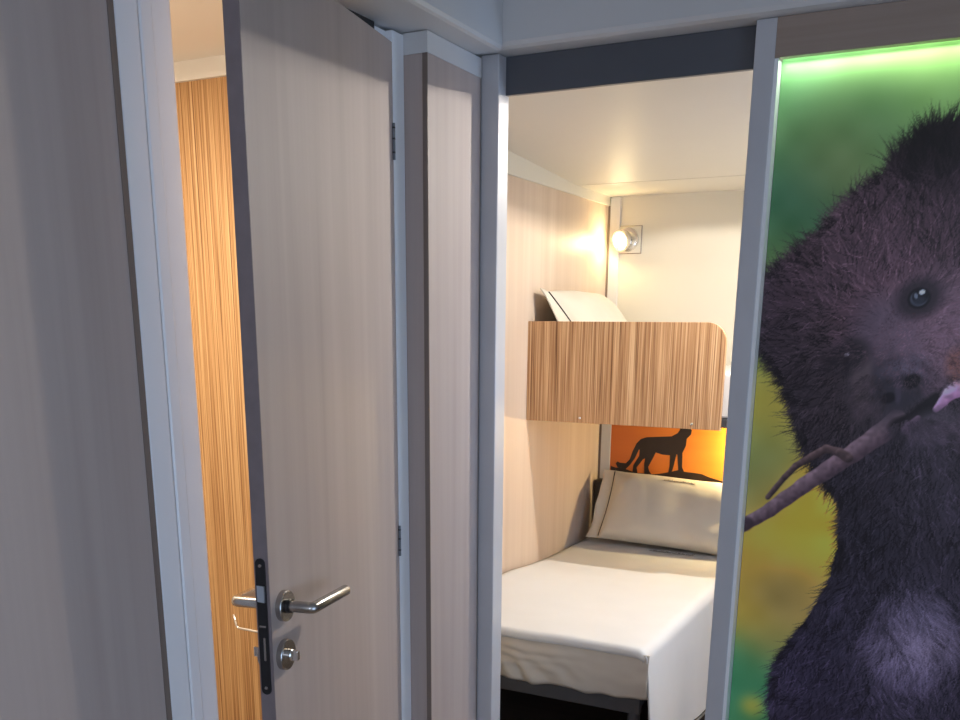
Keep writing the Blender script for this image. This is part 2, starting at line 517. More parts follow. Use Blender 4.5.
# frame
bm = bmesh.new()
box(bm, XW + 0.01, XR - 0.03, YF + 0.03, YF + 0.055, 0.238, 0.315)
box(bm, XW + 0.01, XW + 0.04, YF + 0.055, YH, 0.24, 0.30)
box(bm, XR - 0.055, XR - 0.03, YF + 0.055, YH, 0.262, 0.315)
box(bm, XW + 0.04, XR - 0.055, YH - 0.03, YH, 0.262, 0.315)
for k in range(9):
    y = YF + 0.15 + k * 0.17
    box(bm, XW + 0.04, XR - 0.055, y, y + 0.05, 0.300, 0.312)
tag(bobj('bed_frame', bm, M['bedmetal'], bevel=0.006), 'dark grey steel bed frame')
for (lx, ly) in ((XW + 0.03, YF + 0.05), (XR - 0.055, YF + 0.05), (XW + 0.03, YH - 0.04), (XR - 0.055, YH - 0.04)):
    bm = bmesh.new()
    tube(bm, [(lx, ly, 0.0), (lx, ly, 0.264)], 0.021, 16)
    smooth_by_angle(bobj('leg', bm, M['bedmetal']))


def grid(bm, fn, nu, nv, closed=False):
    vs = [[bm.verts.new(fn(i / (nu - 1), j / (nv - 1))) for j in range(nv)] for i in range(nu)]
    for i in range(nu - 1):
        for j in range(nv - 1):
            bm.faces.new((vs[i][j], vs[i + 1][j], vs[i + 1][j + 1], vs[i][j + 1]))
    return vs


# mattress in its fitted sheet: foot end shows gathers and an uneven lower edge
bm = bmesh.new()


def foot(u, v):
    x = XW + 0.006 + (XR - 0.003 - XW) * u
    p = Vector((x * 7.0, v * 2.2, 3.1))
    zlow = 0.306 + 0.010 * noise.noise(Vector((x * 9, 0, 5))) - 0.010 * math.sin(u * math.pi) + 0.002 * math.sin(x * 60)
    z = 0.462 + (zlow - 0.462) * v
    g = max(0.0, v - 0.30) / 0.70
    left = max(0.0, 1.0 - abs(u - 0.42) / 0.33)
    fold = math.sin((x * 62 + 18 * (1 - v) * (1 - v) + 2 * noise.noise(p)) ) * 0.014 * g * left
    hor = math.sin(v * 26 + 4 * noise.noise(Vector((x * 4, v * 2, 1)))) * 0.0035 * left * (1 - g)
    y = YF - 0.012 * math.sin(v * math.pi * 0.9) + fold + hor + 0.004 * noise.noise(Vector((x * 14, v * 4, 0)))
    if v > 0.93:
        y += 0.012 * (v - 0.93) / 0.07
    return (x, y, z)


vs = grid(bm, foot, 150, 34)
m1 = bobj('fitted_sheet', bm, M['sheet'], smooth=True)
md = m1.modifiers.new('thick', 'SOLIDIFY'); md.thickness = 0.004; md.offset = 0
tag(m1, 'gathered ivory sheet end over the foot of the mattress')
bm = bmesh.new()
box(bm, XW + 0.012, XR - 0.02, YF + 0.02, YH - 0.005, 0.318, 0.462)
bobj('mattress', bm, M['sheet'], bevel=0.03, seg=4)

# bedspread: top, rolled foot edge, and the drape down the open side
bm = bmesh.new()
prof = [(XW + 0.002, 0.470), (XW + 0.03, 0.479)]
nt_ = 34
for k in range(nt_):
    prof.append((XW + 0.05 + (XR - 0.05 - XW - 0.05) * k / (nt_ - 1), 0.480))
for k in range(1, 9):
    a = math.pi / 2 * (1 - k / 8)
    prof.append((XR - 0.042 + 0.042 * math.cos(a), 0.438 + 0.042 * math.sin(a)))
nd = 22
for k in range(1, nd + 1):
    t = k / nd
    prof.append((XR + 0.030 * t, 0.438 - (0.438 - 0.030) * t))
side0 = 2 + nt_ + 8
NY = 90
vs = []
for j in range(NY + 5):
    row = []
    for i, (px, pz) in enumerate(prof):
        x, z = px, pz
        if j < 5:                                     # rolled edge at the foot
            a = (5 - j) / 5 * math.pi / 2
            y = YF + 0.010 - 0.018 * math.sin(a)
            drop = 0.030 * (1 - math.cos(a))
        else:
            y = YF + 0.010 + (YH - YF - 0.02) * (j - 5) / (NY - 1)
            drop = 0.0
        if i < 2 + nt_ + 4:
            rise = 0.030 * math.exp(-((y - 3.42) / 0.28) ** 2) * max(0.0, 1 - (x - XW) / 0.42)
            z = z - drop + rise + 0.004 * noise.noise(Vector((x * 3, y * 3, 2))) + 0.0018 * noise.noise(Vector((x * 11, y * 5, 7)))
            z += 0.002 * max(0, math.sin((x * 8 + y * 5) * 3)) * max(0, 1 - abs(y - 3.0) / 0.4)
            y += 0.006 * noise.noise(Vector((x * 4, 0, 3))) * (1 if j < 6 else 0)
        else:
            t = max(0.0, (0.44 - z) / 0.41)
            x += 0.016 * t * math.sin(y * 9 + 0.6) + 0.008 * t * noise.noise(Vector((y * 6, z * 3, 1)))
            z -= 0.0
        row.append(bm.verts.new((x, y, z)))
    vs.append(row)
for j in range(len(vs) - 1):
    for i in range(len(prof) - 1):
        bm.faces.new((vs[j][i], vs[j][i + 1], vs[j + 1][i + 1], vs[j + 1][i]))
hem = [tuple(vs[j][-2].co.lerp(vs[j][-1].co, 0.1) + Vector((0.003, 0, 0))) for j in range(0, len(vs), 2)]
sp = tag(bobj('bedspread', bm, M['linen'], smooth=True), 'smooth white bedspread')
md = sp.modifiers.new('thick', 'SOLIDIFY'); md.thickness = 0.006; md.offset = -1
bm = bmesh.new()
tube(bm, hem, 0.0022, 8)
tag(bobj('hem_piping', bm, M['piping'], sp, smooth=True), 'thin dark piping along the hem')


def stitching(bm, fn, n, h, rng):
    """A line of tiny embroidered strokes, too small to read."""
    u = 0.0
    while u < 1.0:
        w = rng.uniform(0.016, 0.03)
        hh = h * rng.choice((0.45, 0.55, 0.6, 1.0))
        pts = [fn(u, 0.0), fn(u + w * 0.35, hh), fn(u + w * 0.8, hh * 0.2)]
        tube(bm, pts, 0.0008, 5)
        u += w + (0.03 if rng.random() < 0.15 else 0.006)


rng = random.Random(3)
bm = bmesh.new()
stitching(bm, lambda u, v: (-1.29 + 0.20 * u, 4.20 + v * 0.9, 0.4855 + 0.004 * noise.noise(Vector(((-1.29 + 0.2 * u) * 3, 12.6, 2)))), 20, 0.035, rng)
tag(bobj('embroidery', bm, M['stitch'], sp), 'small brown embroidered line')
# headboard
bm = bmesh.new()
box(bm, XW + 0.002, XR + 0.02, YH + 0.012, YB - 0.014, 0.10, 0.752)
tag(bobj('headboard', bm, M['head'], bevel=0.015, seg=4), 'dark brown padded headboard')


# ------------------------------------------------------------------ pillows
def pillow(name, label, w, h, t, mw, material, seed, flap=0.06, wrinkle=0.006):
    """w along local x, h along local y, t thick along z; an open flat flap with dark piping at the -x end. mw places it."""
    root = thing(name, label, 'pillow', (0, 0, 0))
    root.matrix_world = mw
    nx, ny = 84, 52
    bm = bmesh.new()

    def surf(sign):
        def fn(a, b):
            x = -w / 2 - flap + (w + flap) * a
            v = b * 2 - 1
            u = max(-1.0, x / (w / 2))
            out = max(0.0, -x - w / 2) / flap
            y = v * h / 2 * (1 - 0.035 * (1 - u * u) * v * v + 0.02 * out)
            x2 = x - (0.03 * (1 - v * v) * max(0.0, u)) + 0.012 * (1 - v * v) * max(0.0, -u)
            eu, ev = 1 - abs(u), 1 - abs(v)
            eu, ev = min(1.0, max(0.0, eu) * 1.35), min(1.0, max(0.0, ev) * 1.25)
            k = max(0.0, 1 - (1 - eu) ** 2.6) ** 0.5 * max(0.0, 1 - (1 - ev) ** 2.6) ** 0.5
            z = sign * (0.003 + t / 2 * k)
            z += wrinkle * noise.noise(Vector((x * 8, y * 8, seed + sign))) * (0.25 + k)
            z += 0.016 * noise.noise(Vector((x * 13, y * 10, seed))) * out + 0.012 * math.sin(y * 24 + seed) * out
            x2 += 0.010 * noise.noise(Vector((3, y * 11, seed))) * out
            cr = max(0.0, abs(u) - 0.5) / 0.5
            z += wrinkle * 1.1 * math.sin(34 * y + 5 * noise.noise(Vector((x * 5, y * 5, seed)))) * cr * (1 - cr) * 4 * k * sign
            z += wrinkle * 0.9 * math.sin(17 * x + 22 * y + 4 * noise.noise(Vector((x * 3, y * 3, seed + 4)))) * max(0, abs(v) - 0.35) * k
            return (x2, y, z)
        return fn
    a = grid(bm, surf(1), nx, ny)
    b = grid(bm, surf(-1), nx, ny)
    loop = lambda g: [g[i][0] for i in range(nx)] + [g[-1][j] for j in range(1, ny)] + [g[i][-1] for i in range(nx - 2, -1, -1)] + [g[0][j] for j in range(ny - 2, 0, -1)]
    la, lb = loop(a), loop(b)
    for k in range(len(la)):
        k2 = (k + 1) % len(la)
        bm.faces.new((la[k], la[k2], lb[k2], lb[k]))
    ip = min(range(nx), key=lambda i: abs((-w / 2 - flap + (w + flap) * i / (nx - 1)) + w / 2 + 0.002))
    pts = [tuple(a[ip][j].co + Vector((0, 0, 0.002))) for j in range(1, ny - 1)]
    em = surf(1)
    obj('pillowcase', bm, material, root, smooth=True)
    bm = bmesh.new()
    tube(bm, pts, 0.0026, 8)
    tag(obj('piping', bm, M['piping'], root, smooth=True), 'thin dark piping')
    return root, em


def basis(o, x, y):
    x = Vector(x).normalized(); y = Vector(y); y = (y - x * y.dot(x)).normalized(); z = x.cross(y)
    return Matrix(((x[0], y[0], z[0], o[0]), (x[1], y[1], z[1], o[1]), (x[2], y[2], z[2], o[2]), (0, 0, 0, 1)))


lp, em = pillow('pillow', 'plump ivory pillow propped against the dark headboard of the lower bed', 0.68, 0.345, 0.15,
                basis((-1.210, 4.318, 0.648), (1, 0, -0.035), (0.0, 0.52, 0.854)), M['pillow'], 1.0)
rng = random.Random(5)
bm = bmesh.new()


def epos(u, v):
    p = em(0.44 + 0.20 * u, 0.87 + v * 1.6)
    return (p[0], p[1], p[2] + 0.0022)


stitching(bm, epos, 20, 0.024, rng)
tag(obj('embroidery', bm, M['stitch'], lp), 'small brown embroidered line')

pillow('pillow', 'ivory pillow with dark piping leaning on the wall end of the upper bunk', 0.62, 0.36, 0.13,
       basis((-1.532, 4.070, 1.470), (0, 1, 0), (-0.62, 0, 0.785)), M['pillow'], 4.0, flap=0.075)

# ------------------------------------------------------------------ upper bunk
YK = 3.652
bunk = thing('upper_bunk', 'upper bunk fronted by a striped timber guard panel', 'bunk bed', (-0.75, 4.1, 1.1))
OK = Vector(bunk.location)


def kobj(name, bm, m, **k):
    bmesh.ops.translate(bm, vec=-OK, verts=bm.verts)
    return obj(name, bm, m, bunk, **k)


bm = bmesh.new()
x0, x1, z0, z1, r = XL + 0.001, -0.876, 1.103, 1.494, 0.075
pts = [(x0, z0), (x1, z0)]
for k in range(13):
    a = math.pi / 2 * k / 12
    pts.append((x1 - r + r * math.cos(a), z1 - r + r * math.sin(a)))
pts.append((x0, z1))
prism(bm, pts, 'y', YK, YK + 0.019)
tag(kobj('guard_panel', bm, M['zebra'], bevel=0.0015), 'striped zebrano guard panel with one rounded corner')
for sx in (-1.44, -0.985):
    bm = bmesh.new()
    lathe(bm, [(0.0, 0.003), (0.004, 0.0025), (0.006, 0.0)], (sx, YK, 1.122), (0, -1, 0), 14)
    smooth_by_angle(kobj('screw_cap', bm, M['chrome']))
bm = bmesh.new(); box(bm, XL + 0.002, 0.28, YK + 0.021, YB - 0.014, 1.112, 1.146)
tag(kobj('bunk_base', bm, M['bedmetal'], bevel=0.003), 'dark grey bunk base')
bm = bmesh.new(); box(bm, XL + 0.004, 0.27, YK + 0.024, YB - 0.018, 1.147, 1.310)
tag(kobj('mattress', bm, M['linen'], bevel=0.008, seg=3), 'white bunk mattress')

# ------------------------------------------------------------------ reading lamps
def reading_lamp(label, loc, aim, power):
    root = thing('reading_lamp', label, 'lamp', loc, 0, 'reading spots on the bedroom back wall')
    bm = bmesh.new(); box(bm, -0.062, 0.062, -0.006, 0.0, -0.062, 0.062)
    bp = obj('back_plate', bm, M['steel'], root, bevel=0.0015)
    bm = bmesh.new(); box(bm, -0.058, 0.058, -0.008, -0.0055, -0.058, 0.058)
    tag(obj('plate_cover', bm, M['cream'], bp, bevel=0.001), 'cream cover of the plate')
    d = (Vector(aim) - Vector(loc)).normalized()
    bm = bmesh.new()
    lathe(bm, [(0.0, 0.0), (0.050, 0.0), (0.053, 0.012), (0.050, 0.026), (0.0, 0.026)], (0.0, -0.008, 0.0), (0, -1, 0), 32)
    smooth_by_angle(obj('swivel_ring', bm, M['chrome'], root), 50)
    c = Vector((0, -0.040, 0)) + d * 0.022
    bm = bmesh.new()
    lathe(bm, [(0.0, -0.030), (0.024, -0.028), (0.041, -0.012), (0.046, 0.012), (0.046, 0.024), (0.038, 0.025), (0.031, 0.010)], c, d, 32)
    hd = smooth_by_angle(obj('lamp_head', bm, M['chrome'], root), 50)
    bm = bmesh.new()
    lathe(bm, [(0.0, 0.013), (0.012, 0.0125), (0.031, 0.010)], c, d, 24)
    tag(obj('lens', bm, M['bulb'], hd, smooth=True), 'glowing lens')
    w = Vector(loc) + c + d * 0.045
    point('reading_lamp_light', w, power, (1.0, 0.76, 0.38), 0.02)
    return root


reading_lamp('lit chrome reading lamp on the wall above the upper bunk', (-1.568, YB, 1.862), (-1.72, 4.12, 1.76), 2.6)
reading_lamp('chrome reading lamp under the bunk, lighting the sunset picture', (-0.84, YB - 0.0105, 1.035), (-1.0, 4.25, 0.72), 17.0)

# opal ceiling lamp, hidden from the photograph behind the print wall
cl = thing('ceiling_lamp', 'small round opal lamp on the bedroom ceiling', 'ceiling lamp', (-0.45, 3.375, 2.159))
bm = bmesh.new(); lathe(bm, [(0.0, 0.0), (0.05, 0.0), (0.05, 0.006), (0.0, 0.006)], (0, 0, 0), (0, 0, -1), 32)
smooth_by_angle(obj('lamp_base', bm, M['white'], cl))
bm = bmesh.new(); lathe(bm, [(0.020, 0.006), (0.020, 0.012), (0.017, 0.020), (0.010, 0.025), (0.0, 0.027)], (0, 0, 0), (0, 0, -1), 24)
obj('lamp_dome', bm, M['dome'], cl, smooth=True)

# ------------------------------------------------------------------ sunset picture on the bedroom back wall
pic = thing('sunset_picture', 'orange sunset picture with a big cat silhouette above the headboard', 'picture', (-1.10, YB, 0.92))
OP = Vector(pic.location)
sm = bpy.data.materials.new('sunset_print'); sm.use_nodes = True
nt = sm.node_tree; b = nt.nodes['Principled BSDF']; b.inputs['Roughness'].default_value = 0.4
tc = nt.nodes.new('ShaderNodeTexCoord'); sep = nt.nodes.new('ShaderNodeSeparateXYZ')
mr = nt.nodes.new('ShaderNodeMapRange'); mr.inputs[1].default_value = -0.51; mr.inputs[2].default_value = 0.25
ns = nt.nodes.new('ShaderNodeTexNoise'); ns.inputs['Scale'].default_value = 6
mp = nt.nodes.new('ShaderNodeMapping'); mp.inputs['Scale'].default_value = (0.5, 1, 3)
ad = nt.nodes.new('ShaderNodeMath'); ad.operation = 'MULTIPLY_ADD'; ad.inputs[1].default_value = 0.25
rp = nt.nodes.new('ShaderNodeValToRGB')
rp.color_ramp.elements[0].position = 0.1; rp.color_ramp.elements[0].color = (0.62, 0.15, 0.025, 1)
rp.color_ramp.elements[1].position = 1.0; rp.color_ramp.elements[1].color = (0.90, 0.40, 0.05, 1)  # sunset yellow of the print, with lamp glow partly painted in
e = rp.color_ramp.elements.new(0.55); e.color = (0.80, 0.23, 0.025, 1)
L = nt.links.new
L(tc.outputs['Object'], sep.inputs[0]); L(sep.outputs['X'], mr.inputs[0]); L(tc.outputs['Object'], mp.inputs[0]); L(mp.outputs[0], ns.inputs['Vector'])
L(ns.outputs['Fac'], ad.inputs[0]); L(mr.outputs[0], ad.inputs[2]); L(ad.outputs[0], rp.inputs[0]); L(rp.outputs[0], b.inputs['Base Color'])
bm = bmesh.new(); box(bm, -1.611 - OP.x, -0.62 - OP.x, -0.010, 0.0, 0.70 - OP.z, 1.10 - OP.z)
obj('print', bm, sm, pic)


def cut(name, pts, y, label):
    bm = bmesh.new()
    q = [(x - OP.x, z - OP.z) for x, z in pts]
    va = [bm.verts.new((x, y - OP.y, z)) for x, z in q]
    vb = [bm.verts.new((x, y + 0.0006 - OP.y, z)) for x, z in q]
    for t3 in tessellate_polygon([[Vector((x, z, 0)) for x, z in q]]):
        bm.faces.new([va[k] for k in t3])
        bm.faces.new([vb[k] for k in t3[::-1]])
    for k in range(len(q)):
        k2 = (k + 1) % len(q)
        bm.faces.new((va[k], vb[k], vb[k2], va[k2]))
    tag(obj(name, bm, M['silhouette'], pic), label)


cut('cat_silhouette', [(-1.2340, 1.0320), (-1.2140, 1.0080), (-1.2170, 0.9890), (-1.2360, 0.9670), (-1.2380, 0.9340), (-1.2520, 0.9000), (-1.2500, 0.8340), (-1.2390, 0.8120), (-1.2380, 0.8010), (-1.2670, 0.7990), (-1.2670, 0.8180), (-1.2760, 0.8890), (-1.2800, 0.8930), (-1.2950, 0.8160), (-1.3020, 0.8010), (-1.3160, 0.7980), (-1.3110, 0.8340), (-1.3120, 0.8850), (-1.3490, 0.8860), (-1.3820, 0.8940), (-1.3930, 0.8690), (-1.4160, 0.8220), (-1.4100, 0.8030), (-1.3970, 0.7870), (-1.4340, 0.7890), (-1.4370, 0.8300), (-1.4340, 0.8620), (-1.4430, 0.8580), (-1.4740, 0.8150), (-1.4680, 0.7890), (-1.4940, 0.7890), (-1.4910, 0.8260), (-1.4640, 0.8730), (-1.4630, 0.9010), (-1.4660, 0.9040), (-1.4850, 0.8590), (-1.5080, 0.8250), (-1.5320, 0.8010), (-1.5720, 0.8100), (-1.5810, 0.8280), (-1.5730, 0.8380), (-1.5600, 0.8330), (-1.5300, 0.8320), (-1.5100, 0.8530), (-1.4990, 0.8900), (-1.4800, 0.9320), (-1.4600, 0.9530), (-1.4310, 0.9640), (-1.3660, 0.9700), (-1.3090, 0.9750), (-1.2820, 0.9910), (-1.2710, 1.0070), (-1.2700, 1.0350), (-1.2590, 1.0470), (-1.2540, 1.0410)], 4.5152, 'black silhouette of a standing big cat')
cut('hill_silhouette', [(-1.6060, 0.8140), (-1.5800, 0.8070), (-1.5500, 0.8100), (-1.4810, 0.7900), (-1.3970, 0.7880), (-1.3560, 0.7940), (-1.3070, 0.8060), (-1.2670, 0.8180), (-1.2380, 0.8120), (-1.1780, 0.8090), (-1.1520, 0.8070), (-1.1210, 0.7960), (-1.0610, 0.7820), (-0.9950, 0.7780), (-0.8790, 0.7640), (-0.7660, 0.7450), (-0.7580, 0.6630), (-0.9870, 0.6700), (-1.2500, 0.6750), (-1.6010, 0.6940)], 4.5146, 'black silhouette of a rocky hilltop')

# ------------------------------------------------------------------ bear cub print: pixels of the print held as point colours on a fine sheet
mural = thing('bear_mural', 'tall wall print of a dark bear cub gnawing a branch', 'wall print', (-0.03, 2.495, 0.06))
PX0, PX1, PZ0, PZ1, ST = -0.5155, 0.4595, 0.058, 2.080, 0.00235
W, H = int(round((PX1 - PX0) / ST)) + 1, int(round((PZ1 - PZ0) / ST)) + 1
gx = np.linspace(PX0, PX1, W)[None, :].repeat(H, 0)
gz = np.linspace(PZ0, PZ1, H)[:, None].repeat(W, 1)
rs = np.random.RandomState(11)
can = np.zeros((H, W, 3))


def blobs(lst, base, pw=1.0):
    num = np.zeros((H, W, 3)) + np.array(base, float) * 0.04
    den = np.full((H, W, 1), 0.04)
    for (x, z), s, c in lst:
        g = np.exp(-(((gx - x) ** 2 + (gz - z) ** 2) / (2 * s * s)) * pw)[..., None]
        num += g * np.array(c, float)
        den += g
    return num / den


def smooth_noise(step, seed):
    r = np.random.RandomState(seed)
    n0, n1 = int((PZ1 - PZ0) / step) + 3, int((PX1 - PX0) / step) + 3
    g = r.rand(n0, n1)
    fz, fx = (gz - PZ0) / step, (gx - PX0) / step
    i, j = fz.astype(int), fx.astype(int)
    a, c = fz - i, fx - j
    a, c = a * a * (3 - 2 * a), c * c * (3 - 2 * c)
    return (g[i, j] * (1 - a) + g[i + 1, j] * a) * (1 - c) + (g[i, j + 1] * (1 - a) + g[i + 1, j + 1] * a) * c


def inside(pts):
    m = np.zeros((H, W), bool)
    n = len(pts)
    for k in range(n):
        (x0, z0), (x1, z1) = pts[k], pts[(k + 1) % n]
        if abs(z1 - z0) < 1e-9:
            continue
        c = ((gz < max(z0, z1)) & (gz >= min(z0, z1))) & (gx < x0 + (gz - z0) * (x1 - x0) / (z1 - z0))
        m ^= c
    return m


bgd = blobs([((-0.480, 2.104), 0.100, (95, 150, 85)),
    ((-0.264, 2.041), 0.120, (105, 150, 75)),
    ((-0.474, 2.032), 0.060, (80, 140, 85)),
    ((-0.473, 1.778), 0.070, (35, 88, 62)),
    ((-0.351, 1.888), 0.080, (78, 108, 55)),
    ((-0.315, 1.946), 0.060, (55, 100, 58)),
    ((-0.459, 1.874), 0.050, (80, 120, 62)),
    ((-0.379, 1.837), 0.050, (105, 115, 60)),
    ((-0.500, 1.690), 0.060, (60, 105, 55)),
    ((-0.493, 1.611), 0.050, (95, 112, 55)),
    ((-0.505, 1.472), 0.050, (70, 110, 55)),
    ((-0.491, 1.305), 0.070, (122, 118, 48)),
    ((-0.504, 1.168), 0.060, (82, 98, 58)),
    ((-0.399, 0.960), 0.080, (150, 124, 42)),
    ((-0.313, 1.070), 0.060, (150, 125, 45)),
    ((-0.509, 1.078), 0.050, (95, 100, 62)),
    ((-0.467, 0.873), 0.060, (120, 108, 52)),
    ((-0.494, 0.734), 0.050, (125, 112, 45)),
    ((-0.361, 0.807), 0.050, (110, 100, 55)),
    ((-0.412, 0.827), 0.040, (75, 75, 55)),
    ((-0.468, 0.570), 0.070, (42, 98, 72)),
    ((-0.512, 0.619), 0.050, (45, 100, 70)),
    ((-0.457, 0.501), 0.018, (140, 125, 35)),
    ((-0.426, 0.689), 0.050, (98, 98, 55)),
    ((-0.152, 2.087), 0.100, (90, 140, 60)),
    ((-0.476, 0.335), 0.080, (45, 98, 66)),
    ((-0.069, 2.021), 0.100, (85, 130, 60))], (90, 110, 62))
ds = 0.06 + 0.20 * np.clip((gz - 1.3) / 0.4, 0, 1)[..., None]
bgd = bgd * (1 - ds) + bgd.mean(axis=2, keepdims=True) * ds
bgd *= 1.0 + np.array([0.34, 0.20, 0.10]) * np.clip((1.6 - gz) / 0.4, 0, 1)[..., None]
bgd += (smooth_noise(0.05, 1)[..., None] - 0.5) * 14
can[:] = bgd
outline = [*[(-0.0380, 1.9350), (-0.1290, 1.9030), (-0.1680, 1.8980), (-0.2020, 1.8830), (-0.2250, 1.8580), (-0.2480, 1.8430), (-0.2600, 1.8190), (-0.3030, 1.7930), (-0.3490, 1.7570), (-0.3880, 1.7060), (-0.4460, 1.6550), (-0.5040, 1.6070), (-0.5420, 1.5800), (-0.5830, 1.5430), (-0.5760, 1.4520), (-0.5330, 1.4410), (-0.4940, 1.4010), (-0.4450, 1.3310), (-0.4130, 1.2470), (-0.3890, 1.1880), (-0.3420, 1.1170), (-0.2950, 1.0710), (-0.2870, 1.0420), (-0.2840, 0.9590), (-0.2970, 0.8550), (-0.3410, 0.7560), (-0.4060, 0.6370), (-0.4180, 0.5370), (-0.3920, 0.3540), (-0.3080, -0.0490), (-0.2500, -0.3860)], (PX1 + 0.3, PZ0 - 0.3), (PX1 + 0.3, 2.12)]
body = inside(outline)
furc = blobs([((-0.190, 1.836), 0.070, (38, 30, 38)),
    ((-0.270, 1.726), 0.070, (74, 62, 70)),
    ((-0.369, 1.631), 0.070, (66, 55, 62)),
    ((-0.475, 1.542), 0.060, (58, 48, 56)),
    ((-0.197, 1.541), 0.070, (86, 68, 78)),
    ((-0.260, 1.629), 0.060, (78, 64, 74)),
    ((-0.125, 1.465), 0.050, (112, 88, 102)),
    ((-0.186, 1.442), 0.040, (90, 70, 80)),
    ((-0.287, 1.474), 0.050, (70, 56, 64)),
    ((-0.351, 1.451), 0.050, (60, 50, 57)),
    ((-0.442, 1.438), 0.050, (46, 40, 46)),
    ((-0.360, 1.310), 0.060, (40, 36, 42)),
    ((-0.292, 1.313), 0.050, (48, 42, 46)),
    ((-0.414, 1.379), 0.050, (42, 37, 43)),
    ((-0.117, 1.647), 0.060, (66, 54, 62)),
    ((-0.205, 1.128), 0.070, (36, 34, 42)),
    ((-0.096, 1.136), 0.060, (50, 48, 58)),
    ((-0.040, 1.023), 0.080, (46, 44, 54)),
    ((-0.206, 0.930), 0.080, (36, 35, 44)),
    ((-0.236, 0.772), 0.070, (40, 39, 52)),
    ((-0.341, 0.593), 0.080, (46, 44, 62)),
    ((-0.094, 0.742), 0.060, (92, 90, 106)),
    ((-0.073, 0.847), 0.040, (72, 72, 88)),
    ((-0.124, 0.605), 0.060, (60, 58, 74)),
    ((-0.235, 0.530), 0.070, (36, 35, 48)),
    ((0.012, 0.605), 0.060, (50, 48, 62)),
    ((-0.025, 0.903), 0.050, (40, 38, 48)),
    ((-0.068, 0.316), 0.150, (42, 40, 52)),
    ((0.121, 1.330), 0.150, (55, 48, 56)),
    ((0.077, 1.642), 0.100, (60, 50, 58)),
    ((0.185, 0.883), 0.150, (42, 40, 50))], (48, 44, 52))
earw = np.exp(-(((gx - (-0.1890, 1.8760)[0]) / 0.10) ** 2 + ((gz - (-0.1890, 1.8760)[1]) / 0.085) ** 2) ** 2)[..., None]
furc = furc * (1 - 0.55 * earw) * np.array([1.0, 0.91, 0.92])
can[body] = furc[body]
FC = [(-0.1880, 1.4640)][0]
HEADZ = [(-0.2750, 1.1470)][0][1]


def strokes(n, seed, region, lens, lift, alpha, edge=False):
    r = np.random.RandomState(seed)
    ii = np.argwhere(region)
    pk = ii[r.randint(0, len(ii), n)]
    x = PX0 + (pk[:, 1] + r.rand(n)) * ST
    z = PZ0 + (pk[:, 0] + r.rand(n)) * ST
    dx, dz = x - FC[0], z - FC[1]
    rad = np.hypot(dx, dz) + 1e-6
    hd = np.clip((z - HEADZ + 0.05) / 0.12, 0, 1)
    bx, bz = np.where(x < FC[0] + 0.02, -0.35 - 0.25 * (FC[0] - x), 0.25), np.full(n, -0.9)
    vx = hd * dx / rad + (1 - hd) * bx
    vz = hd * dz / rad + (1 - hd) * bz
    th = np.arctan2(vz, vx) + r.randn(n) * 0.32 + (smooth_noise(0.06, seed + 5)[pk[:, 0], pk[:, 1]] - 0.5) * 1.6
    ln = lens[0] + (lens[1] - lens[0]) * r.rand(n) ** 1.5
    ln = ln * np.where(hd > 0.5, np.clip(rad / 0.16, 0.25, 1.0), 1.0)
    curv = r.randn(n) * 0.6 / ln * 0.25
    col = furc[pk[:, 0], pk[:, 1]]
    k = lift[0] + (lift[1] - lift[0]) * r.rand(n) ** 2.2
    clump = smooth_noise(0.016, seed + 9)[pk[:, 0], pk[:, 1]] - 0.5
    k2 = k + clump * 0.95
    col = col * np.clip(k2, 0.2, 1.75)[:, None]
    steps = int(lens[1] / (ST * 0.8)) + 1
    for s in range(steps):
        t = s * ST * 0.8
        ok = t < ln
        jx = np.floor((x - PX0) / ST).astype(int)
        iz = np.floor((z - PZ0) / ST).astype(int)
        ok &= (jx >= 0) & (jx < W) & (iz >= 0) & (iz < H)
        a = (alpha * (1 - t / ln))[ok][:, None]
        can[iz[ok], jx[ok]] = can[iz[ok], jx[ok]] * (1 - a) + col[ok] * a
        th = th + curv * ST
        x = x + np.cos(th) * ST * 0.8
        z = z + np.sin(th) * ST * 0.8


strokes(16000, 21, body, (0.020, 0.070), (0.35, 1.15), 0.85)
strokes(15000, 22, body, (0.018, 0.060), (0.45, 1.55), 0.75)
strokes(7500, 23, body, (0.016, 0.050), (0.75, 1.95), 0.6)
core = body.copy()
for sh in range(1, 9):
    core &= np.roll(body, sh, 1) & np.roll(body, -sh, 0) & np.roll(body, sh, 0)
rim = body & ~core
rim[:, -12:] = False; rim[:12] = False
strokes(5200, 26, rim, (0.014, 0.036), (0.5, 1.3), 0.8)
spike = body & (earw[..., 0] > 0.35)
strokes(1500, 25, spike, (0.03, 0.075), (0.5, 1.3), 0.8)
chest = body & (((gx - [(-0.0940, 0.7420)][0][0]) / 0.105) ** 2 + ((gz - [(-0.0940, 0.7420)][0][1]) / 0.13) ** 2 < 1)
strokes(2000, 24, chest, (0.025, 0.075), (0.9, 2.1), 0.6)


def paint(mask, col, a=1.0):
    m = np.clip(mask, 0, 1)[..., None] * a
    can[:] = can * (1 - m) + np.array(col, float) * m


def ell(c, rx, rz, rot=0.0, soft=0.25):
    ca, sa = math.cos(rot), math.sin(rot)
    u = ((gx - c[0]) * ca + (gz - c[1]) * sa) / rx
    v = (-(gx - c[0]) * sa + (gz - c[1]) * ca) / rz
    return (1 + soft - np.hypot(u, v)) / soft


